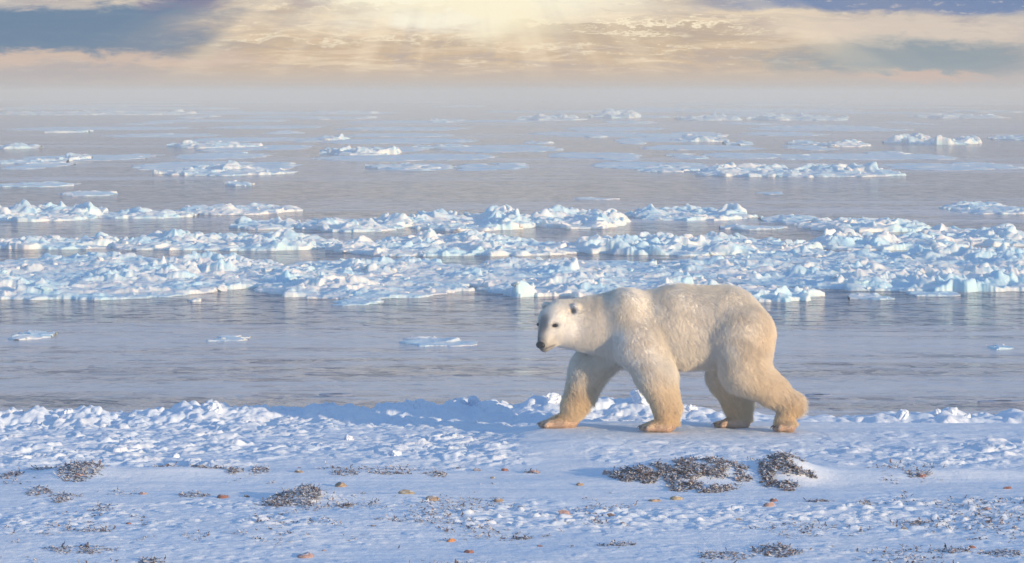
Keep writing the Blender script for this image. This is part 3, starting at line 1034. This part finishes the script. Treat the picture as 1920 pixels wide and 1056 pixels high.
# far hind leg
pcone((1375, 640, 0.16, 60), (1366, 700, 0.20, 39), 0.06)
pcone((1366, 700, 0.20, 38), (1382, 752, 0.21, 26), 0.05)
pcone((1382, 752, 0.21, 25), (1388, 785, 0.21, 20), 0.03)



def paw(px, py, yo, ang, L, W, pitch=0.0):
    """broad paw: pad plus five toes that fan out along ang (degrees, 180 = to the left)"""
    c0 = P(px, py, yo)
    a = math.radians(ang)
    f = np.array((math.cos(a), math.sin(a), 0)); s = np.array((-math.sin(a), math.cos(a), 0))
    cone(c0 + upv * 0.045, c0 + f * L * 0.5 + upv * 0.030, 0.072, 0.042, 0.03)
    cone(c0 + s * W * 0.26 + upv * 0.040, c0 + f * L * 0.55 + s * W * 0.30 + upv * 0.028, 0.050, 0.034, 0.02)
    cone(c0 - s * W * 0.26 + upv * 0.040, c0 + f * L * 0.55 - s * W * 0.30 + upv * 0.028, 0.050, 0.034, 0.02)
    tips = []
    for t in (-2, -1, 0, 1, 2):
        ext = L * (1.0 - 0.055 * t * t)
        q0 = c0 + f * L * 0.55 + s * W * 0.19 * t + upv * 0.034
        q1 = c0 + f * ext * 0.93 + s * W * 0.235 * t + upv * 0.020
        cone(q0, q1, 0.027, 0.024, 0.006)
        tips.append((c0 + f * (ext * 0.93 + 0.020) + s * W * 0.24 * t + upv * 0.030, f + s * 0.10 * t))
    return tips


CLAWS = []
CLAWS += paw(1056, 800, 0.20, 182, 0.215, 0.20)
CLAWS += paw(1246, 806, -0.21, 184, 0.22, 0.20)
CLAWS += paw(1390, 800, 0.20, 180, 0.24, 0.18)
CLAWS += paw(1478, 806, -0.20, 186, 0.125, 0.18)

# head
cone(Hd(-0.01, 0, 0.0), Hd(0.06, 0, -0.015), 0.150, 0.130, 0.06)
for s in (-1, 1):
    cone(Hd(0.02, 0.075 * s, -0.075), Hd(0.09, 0.045 * s, -0.10), 0.115, 0.085, 0.06)     # cheeks
    cone(Hd(0.10, 0.055 * s, -0.005), Hd(0.135, 0.045 * s, -0.03), 0.070, 0.055, 0.05)    # brow
cone(Hd(0.10, 0, -0.06), Hd(0.178, 0, -0.140), 0.094, 0.066, 0.045)                        # muzzle root
cone(Hd(0.178, 0, -0.145), Hd(0.222, 0, -0.218), 0.064, 0.050, 0.025)                      # muzzle tip
cone(Hd(0.09, 0, -0.165), Hd(0.192, 0, -0.250), 0.080, 0.038, 0.022)                       # lower jaw
EARS = []
for s in (-1, 1):
    e0 = Hd(-0.015, 0.155 * s, 0.055); e1 = Hd(-0.012, 0.178 * s, 0.092)
    EARS.append((s, e0, e1))
    cone(e0, e1, 0.046, 0.042, 0.016)


def sd_cone(Pt, a, b, ra, rb):
    ba = b - a
    l2 = float(ba @ ba)
    pa = Pt - a.astype(np.float32)
    t = np.clip((pa @ ba.astype(np.float32)) / l2, 0, 1)
    dd = pa - t[..., None] * ba.astype(np.float32)
    return np.sqrt((dd * dd).sum(-1)) - (ra + (rb - ra) * t)


def bear_field():
    vox = 0.0115
    lo = np.array((0.12, BY - 0.62, -0.045)); hi = np.array((2.68, BY + 0.52, 1.36))
    ns = np.ceil((hi - lo) / vox).astype(int)
    ax = [lo[i] + vox * np.arange(ns[i]) for i in range(3)]
    D = np.full(ns, 1.0, np.float32)
    for k, a, b, ra, rb, ys in prims:
        r = max(ra, rb) + 0.16
        mn = np.minimum(a, b) - r; mx = np.maximum(a, b) + r
        sl = []
        for i in range(3):
            i0 = max(0, int((mn[i] - lo[i]) / vox)); i1 = min(ns[i], int((mx[i] - lo[i]) / vox) + 2)
            sl.append(slice(i0, i1))
        G = np.stack(np.meshgrid(*[ax[i][sl[i]] for i in range(3)], indexing='ij'), -1).astype(np.float32)
        if ys != 1.0:
            G[..., 1] = a[1] + (G[..., 1] - a[1]) / ys
        dn = sd_cone(G, a, b, ra, rb)
        cur = D[tuple(sl)]
        hh = np.clip(0.5 + 0.5 * (cur - dn) / k, 0, 1)
        D[tuple(sl)] = cur * (1 - hh) + dn * hh - k * hh * (1 - hh)
    # hollow of the ears
    for s, e0, e1 in EARS:
        c = (e0 + e1) / 2 + fwd * 0.034 + lat * s * 0.006 + upv * 0.004
        r = 0.034
        sl = []
        for i in range(3):
            i0 = max(0, int((c[i] - 0.08 - lo[i]) / vox)); i1 = min(ns[i], int((c[i] + 0.08 - lo[i]) / vox) + 2)
            sl.append(slice(i0, i1))
        G = np.stack(np.meshgrid(*[ax[i][sl[i]] for i in range(3)], indexing='ij'), -1)
        dn = r - np.sqrt(((G - c) ** 2).sum(-1))
        D[tuple(sl)] = np.maximum(D[tuple(sl)], dn)
    for s in (-1, 1):
        c = Hd(0.186, 0.108 * s, -0.050)
        r = 0.032
        sl = []
        for i in range(3):
            i0 = max(0, int((c[i] - 0.1 - lo[i]) / vox)); i1 = min(ns[i], int((c[i] + 0.1 - lo[i]) / vox) + 2)
            sl.append(slice(i0, i1))
        G = np.stack(np.meshgrid(*[ax[i][sl[i]] for i in range(3)], indexing='ij'), -1)
        dn = r - np.sqrt(((G - c) ** 2).sum(-1))
        cur = D[tuple(sl)]
        k = 0.03
        hh = np.clip(0.5 + 0.5 * (dn - cur) / k, 0, 1)
        D[tuple(sl)] = cur * (1 - hh) + dn * hh + k * hh * (1 - hh)
    return D, lo, vox


def surface_nets(D, lo, vox):
    S = D < 0
    nx, ny, nz = D.shape
    acc = np.zeros((nx - 1, ny - 1, nz - 1, 3), np.float32); cnt = np.zeros((nx - 1, ny - 1, nz - 1), np.float32)
    quads = []
    edges = []
    for axis in range(3):
        a = [slice(None)] * 3; b = [slice(None)] * 3
        a[axis] = slice(0, -1); b[axis] = slice(1, None)
        d0 = D[tuple(a)]; d1 = D[tuple(b)]
        cr = S[tuple(a)] != S[tuple(b)]
        t = np.where(cr, d0 / np.where(np.abs(d0 - d1) < 1e-9, 1, d0 - d1), 0).astype(np.float32)
        o1, o2 = [i for i in range(3) if i != axis]
        for s1 in (0, 1):
            for s2 in (0, 1):
                sl = [None] * 3
                sl[axis] = slice(None)
                sl[o1] = slice(s1, D.shape[o1] - 1 + s1); sl[o2] = slice(s2, D.shape[o2] - 1 + s2)
                c_ = cr[tuple(sl)]
                cnt += c_
                acc[..., axis] += np.where(c_, t[tuple(sl)], 0)
                if s1: acc[..., o1] += c_
                if s2: acc[..., o2] += c_
        edges.append((axis, o1, o2, cr, S[tuple(a)]))
    cell = cnt > 0
    ids = np.full(cell.shape, -1, np.int64); ids[cell] = np.arange(cell.sum())
    ijk = np.argwhere(cell)
    V = (ijk + acc[cell] / cnt[cell][:, None]) * vox + lo
    for axis, o1, o2, cr, ins in edges:
        e = np.argwhere(cr)
        e = e[(e[:, o1] > 0) & (e[:, o2] > 0) & (e[:, o1] < D.shape[o1] - 1) & (e[:, o2] < D.shape[o2] - 1)]
        flip = ins[tuple(e.T)]
        c_ = []
        for s1, s2 in ((-1, -1), (0, -1), (0, 0), (-1, 0)):
            w = e.copy(); w[:, o1] += s1; w[:, o2] += s2
            c_.append(ids[tuple(w.T)])
        Q = np.stack(c_, -1)
        if axis == 1:
            flip = ~flip
        Q = np.where(flip[:, None], Q, Q[:, ::-1])
        quads.append(Q)
    return V, np.concatenate(quads)


Dg, lo, vox = bear_field()
BV, BF = surface_nets(Dg, lo, vox)


def smooth(V, Fq, it, lam=0.5):
    e = np.concatenate([Fq[:, [0, 1]], Fq[:, [1, 2]], Fq[:, [2, 3]], Fq[:, [3, 0]]])
    for _ in range(it):
        s = np.zeros_like(V); c_ = np.zeros(len(V))
        np.add.at(s, e[:, 0], V[e[:, 1]]); np.add.at(c_, e[:, 0], 1)
        np.add.at(s, e[:, 1], V[e[:, 0]]); np.add.at(c_, e[:, 1], 1)
        V = V * (1 - lam) + lam * s / c_[:, None]
    return V


BV = smooth(BV, BF, 2)
v0, v1, v2, v3 = (BV[BF[:, i]] for i in range(4))
FN = np.cross(v2 - v0, v3 - v1)
FA = np.linalg.norm(FN, axis=1) / 2
FN = FN / (2 * FA[:, None] + 1e-12)
VN = np.zeros_like(BV)
for i in range(4):
    np.add.at(VN, BF[:, i], FN * FA[:, None])
VN /= np.linalg.norm(VN, axis=1)[:, None] + 1e-12


EYES = []
for s in (-1, 1):
    i = np.argmin(((BV - Hd(0.164, 0.090 * s, -0.049)) ** 2).sum(1))
    EYES.append(BV[i] + VN[i] * (0.001 if s > 0 else 0.010))


def n3(p, sc, seed):
    return (perlin(p[:, 0] * sc + p[:, 1] * sc * 0.6, p[:, 2] * sc, seed) + perlin(p[:, 1] * sc + 7, p[:, 2] * sc + p[:, 0] * sc * 0.5, seed + 1)
            + perlin(p[:, 0] * sc + 3, p[:, 1] * sc - p[:, 2] * 0.4 * sc, seed + 2)) / 2


def region(p):
    """0..1 weights of head and muzzle, by place on the animal"""
    rel = p - HC
    f = rel @ fwd; l = rel @ lat; z = rel[:, 2]
    head = sst(-0.28, 0.08, f) * sst(-0.36, -0.28, z) * sst(0.55, 0.40, np.linalg.norm(rel, axis=1))
    muz = sst(0.10, 0.20, f - 0.25 * z - 0.03) * sst(0.10, 0.05, np.abs(l)) * head
    return head, muz, f, l, z


def fur_colour(p):
    cream = np.array((0.90, 0.83, 0.72)); white = np.array((0.92, 0.88, 0.82)); yellow = np.array((0.86, 0.69, 0.45)); dirt = np.array((0.50, 0.40, 0.30))
    head, muz, f, l, z = region(p)
    c_ = cream + (white - cream) * np.clip(0.45 + 0.8 * n3(p, 2.2, 5), 0, 1)[:, None]
    yl = sst(0.66, 0.15, p[:, 2]) * 0.8
    yl = np.maximum(yl, sst(1.75, 2.25, p[:, 0]) * sst(1.20, 0.75, p[:, 2]) * 0.45)
    yl = yl + 0.25 * n3(p, 4.0, 15) * (yl > 0.02)
    yl = np.clip(yl * (1 - head), 0, 0.9)
    c_ = c_ + (yellow - c_) * yl[:, None]
    blot = np.zeros(len(p))
    for (bx_, bz_, r_, a_) in ((2.02, 0.80, 0.26, 0.55), (1.10, 0.85, 0.24, 0.42), (1.15, 0.62, 0.16, 0.35), (1.55, 1.02, 0.3, 0.18), (2.42, 0.2, 0.12, 0.6), (1.38, 0.10, 0.12, 0.4), (0.55, 0.28, 0.12, 0.5)):
        dd = ((p[:, 0] - bx_) ** 2 + (p[:, 2] - bz_) ** 2) / r_ ** 2
        blot = np.maximum(blot, a_ * np.exp(-dd * 1.2))
    blot = blot * np.clip(0.55 + 1.0 * n3(p, 7, 25) + 0.9 * n3(p, 19, 26), 0, 1.2)
    c_ = c_ + (dirt - c_) * (0.6 * blot)[:, None]
    c_ = c_ + (np.array((0.85, 0.80, 0.72)) - c_) * (head * 0.35)[:, None]
    # dark skin of muzzle, lips and ears, plus face shade painted into the bridge
    tip = sst(0.05, 0.9, muz) * (0.15 + 0.40 * np.maximum(sst(0.07, 0.02, np.abs(l)), sst(0.20, 0.25, f)))
    c_ = c_ + (np.array((0.11, 0.10, 0.115)) - c_) * tip[:, None]
    lip = np.exp(-((z + 0.185 + 0.30 * f) / 0.009) ** 2) * sst(0.09, 0.16, f)
    c_ = c_ + (np.array((0.05, 0.04, 0.045)) - c_) * (lip * 0.6)[:, None]
    nw = np.exp(-(((p - Hd(0.246, 0, -0.222)) ** 2).sum(1) / 0.056 ** 2) ** 2)
    c_ = c_ + (np.array((0.05, 0.045, 0.05)) - c_) * (nw * 0.9)[:, None]
    foot_w = sst(0.105, 0.05, p[:, 2]) * 0.75
    c_ = c_ + (np.array((0.55, 0.38, 0.30)) - c_) * foot_w[:, None]
    for s, e0, e1 in EARS:
        cc = (e0 + e1) / 2 + fwd * 0.026 + lat * s * 0.004
        w = np.exp(-(((p - cc) ** 2).sum(1)) / 0.026 ** 2)
        c_ = c_ + (np.array((0.10, 0.07, 0.06)) - c_) * (w * 0.9)[:, None]
    for s in (-1, 1):
        ec = EYES[(s + 1) // 2]
        rel2 = p - ec
        w = np.exp(-((rel2[:, 2] / 0.017) ** 2 + (rel2[:, 0] ** 2 + rel2[:, 1] ** 2) / 0.028 ** 2))
        c_ = c_ + (np.array((0.06, 0.05, 0.05)) - c_) * (w * 0.95)[:, None]
    for tp, _ in CLAWS:
        w = np.exp(-(((p - tp) ** 2).sum(1)) / 0.03 ** 2)
        c_ = c_ + (np.array((0.35, 0.25, 0.2)) - c_) * (w * 0.5)[:, None]
    return np.clip(c_, 0.02, 0.94)


def mat_hide():
    m, n, b = material('bear_hide')
    at = n.new('ShaderNodeAttribute'); at.attribute_name = 'fur_colour'
    n.link(at.outputs['Color'], b.inputs['Base Color'])
    b.inputs['Roughness'].default_value = 0.8
    b.inputs['Specular IOR Level'].default_value = 0.1
    return m


def mat_fur():
    m, n, b = material('bear_fur')
    at = n.new('ShaderNodeAttribute'); at.attribute_name = 'fur_colour'
    n.link(at.outputs['Color'], b.inputs['Base Color'])
    b.inputs['Roughness'].default_value = 0.75
    b.inputs['Specular IOR Level'].default_value = 0.06
    tr = n.new('ShaderNodeBsdfTranslucent')
    n.link(at.outputs['Color'], tr.inputs['Color'])
    mx = n.new('ShaderNodeMixShader')
    mx.inputs[0].default_value = 0.45
    n.link(b.outputs[0], mx.inputs[1]); n.link(tr.outputs[0], mx.inputs[2])
    out = m.node_tree.nodes['Material Output']
    n.link(mx.outputs[0], out.inputs['Surface'])
    return m


origin = np.array((1.40, BY, 0.0))
bear_me = mesh_from('polar_bear', BV - origin, BF)
ca = bear_me.color_attributes.new('fur_colour', 'FLOAT_COLOR', 'POINT')
hide_c = fur_colour(BV) 
ca.data.foreach_set('color', np.c_[hide_c, np.ones(len(BV))].astype(np.float32).ravel())
bear = obj('polar_bear', bear_me, mat_hide(), loc=tuple(origin))
tag(bear, 'cream white polar bear walking left along the snowy shore, head turned to the viewer', 'polar bear')

# coat: strands combed back and down, gathered in tufts
rnd = np.random.RandomState(4)
NF = 260000
head_f, muz_f, *_ = region((v0 + v2) / 2)
pw = FA * (1 + 2.2 * head_f + 4 * muz_f)
pick = rnd.choice(len(BF), NF, p=pw / pw.sum())
a_, b_ = rnd.rand(NF, 1), rnd.rand(NF, 1)
root = (v0[pick] * (1 - a_) + v1[pick] * a_) * (1 - b_) + (v3[pick] * (1 - a_) + v2[pick] * a_) * b_
vn = [VN[BF[pick, i]] for i in range(4)]
nr = (vn[0] * (1 - a_) + vn[1] * a_) * (1 - b_) + (vn[3] * (1 - a_) + vn[2] * a_) * b_
nr /= np.linalg.norm(nr, axis=1)[:, None]
head, muz, hf, hl, hz = region(root)
ok = np.ones(NF, bool)
nose_c = Hd(0.246, 0, -0.222)
ok &= ((root - nose_c) ** 2).sum(1) > 0.05 ** 2
for s in (-1, 1):
    ok &= ((root - EYES[(s + 1) // 2]) ** 2).sum(1) > 0.020 ** 2
ok &= root[:, 2] > 0.012
root, nr, head, muz = root[ok], nr[ok], head[ok], muz[ok]
NF = len(root)
flow = np.zeros((NF, 3)) + np.array((0.55, 0, -0.75))
flow = flow * (1 - head[:, None]) + head[:, None] * (-fwd * 1.0 + np.array((0, 0, -0.25)))
flow = flow + 0.55 * np.stack([n3(root, 6, 40), n3(root, 6, 50), n3(root, 6, 60)], -1) * (1 - 0.7 * head[:, None])
tang = flow - nr * (flow * nr).sum(1)[:, None]
tang /= np.linalg.norm(tang, axis=1)[:, None] + 1e-6
lift = 0.36 + 0.12 * n3(root, 9, 70) + 0.12 * n3(root, 21, 72)
L = 0.050 * (1 + 0.5 * n3(root, 5, 80)) * rnd.uniform(0.6, 1.15, NF)
L = L * (1 - 0.72 * head) * (1 - 0.35 * muz)
low_leg = sst(0.55, 0.2, root[:, 2])
fringe = sst(0.1, 0.7, nr[:, 0]) * sst(0.85, 0.5, root[:, 2]) * sst(0.12, 0.34, root[:, 2]) + sst(-0.3, -0.8, nr[:, 2]) * sst(0.3, 0.5, root[:, 2])
L = L * (1 + 0.9 * np.clip(fringe, 0, 1) * (1 - head) * rnd.uniform(0.3, 1.0, NF))
L = L * (1 + 0.25 * low_leg) * (1 - 0.75 * sst(0.13, 0.06, root[:, 2]))
lift = lift + 0.25 * head + 0.12
dirn = tang + nr * lift[:, None] + rnd.normal(size=(NF, 3)) * 0.10
dirn /= np.linalg.norm(dirn, axis=1)[:, None]
PTS = np.zeros((NF, 4, 3), np.float32)
cur = root - nr * 0.0015
dcur = dirn
for s in range(4):
    PTS[:, s] = cur - origin
    cur = cur + dcur * (L / 3)[:, None]
    dcur = dcur + tang * 0.12 + np.array((0, 0, -0.10)) * (L / 0.05)[:, None]
    dcur /= np.linalg.norm(dcur, axis=1)[:, None]
hc = bpy.data.hair_curves.new('fur')
hc.add_curves([4] * NF)
hc.attributes['position'].data.foreach_set('vector', PTS.ravel())
rad = hc.attributes.get('radius') or hc.attributes.new('radius', 'FLOAT', 'POINT')
rw = np.tile(np.array((0.0009, 0.0009, 0.0007, 0.0002), np.float32), (NF, 1)) * (1 - 0.35 * head[:, None])
rad.data.foreach_set('value', rw.astype(np.float32).ravel())
fc = hc.attributes.new('fur_colour', 'FLOAT_COLOR', 'CURVE')
fcol = fur_colour(root) * rnd.uniform(0.95, 1.04, (NF, 1))
fc.data.foreach_set('color', np.c_[np.clip(fcol, 0, 0.95), np.ones(NF)].astype(np.float32).ravel())
hc.materials.append(mat_fur())
fur = bpy.data.objects.new('fur', hc)
COL.objects.link(fur)
fur.parent = bear

M_BLACK = mat_plain('black_nose_skin', (0.012, 0.011, 0.013), 0.38, 0.5)
M_EYE = mat_plain('dark_eye', (0.008, 0.006, 0.005), 0.08, 0.6)
M_CLAW = mat_plain('dark_claw', (0.05, 0.04, 0.04), 0.4, 0.5)


def ellipsoid(name, mat, c_, axes, parent, sub=3):
    import bmesh
    bm = bmesh.new(); bmesh.ops.create_icosphere(bm, subdivisions=sub, radius=1.0)
    v = np.array([p.co[:] for p in bm.verts]); f = np.array([[q.index for q in p.verts] for p in bm.faces]); bm.free()
    v = v @ np.array(axes)
    return obj(name, mesh_from(name, v, f), mat, parent, tuple(np.array(c_) - origin))


mz = fwd * 0.62 - upv * 0.78          # along the muzzle
mu = fwd * 0.78 + upv * 0.62
ellipsoid('nose', M_BLACK, nose_c, (mz * 0.034, mu * 0.036, lat * 0.048), bear)
for s in (-1, 1):
    e_c = EYES[(s + 1) // 2]
    ellipsoid('eye', M_EYE, e_c, (fwd * 0.021, lat * 0.024, upv * 0.017), bear)
for tp, dv in CLAWS:
    n = 8; S = 5
    dv = dv / np.linalg.norm(dv)
    sv = np.cross(dv, upv); sv /= np.linalg.norm(sv)
    vs, fs = [], []
    for k in range(S):
        t = k / (S - 1)
        cpos = tp - dv * 0.016 + dv * 0.042 * t + upv * (0.010 * math.sin(t * 2.2) - 0.030 * t * t)
        r = 0.0075 * (1 - t * 0.9)
        for j in range(n):
            an = 2 * math.pi * j / n
            vs.append(cpos + sv * r * math.cos(an) + upv * r * math.sin(an) - origin)
    for k in range(S - 1):
        for j in range(n):
            fs.append((k * n + j, k * n + (j + 1) % n, (k + 1) * n + (j + 1) % n, (k + 1) * n + j))
    obj('claw', mesh_from('claw', vs, fs), M_CLAW, bear)

# ------------------------------------------------------------------ haze over the sea
hm = bpy.data.materials.new('haze')
hm.use_nodes = True
hm.node_tree.nodes.clear()
hn = NT(hm.node_tree)
pv_ = hn.new('ShaderNodeVolumePrincipled')
pv_.inputs['Color'].default_value = (0.90, 0.895, 0.83, 1)
pv_.inputs['Density'].default_value = 1 / 430
pv_.inputs['Anisotropy'].default_value = 0.0
ho = hn.new('ShaderNodeOutputMaterial')
hn.link(pv_.outputs[0], ho.inputs['Volume'])
x0, x1, y0, y1, z0, z1 = -7000, 7000, -130, 10000, -3.5, H + 0.75
hv = [(x, y, z) for z in (z0, z1) for y in (y0, y1) for x in (x0, x1)]
hfc = [(0, 2, 3, 1), (4, 5, 7, 6), (0, 1, 5, 4), (2, 6, 7, 3), (0, 4, 6, 2), (1, 3, 7, 5)]
haze = obj('haze', mesh_from('haze', hv, hfc, False), hm)
haze['kind'] = 'stuff'
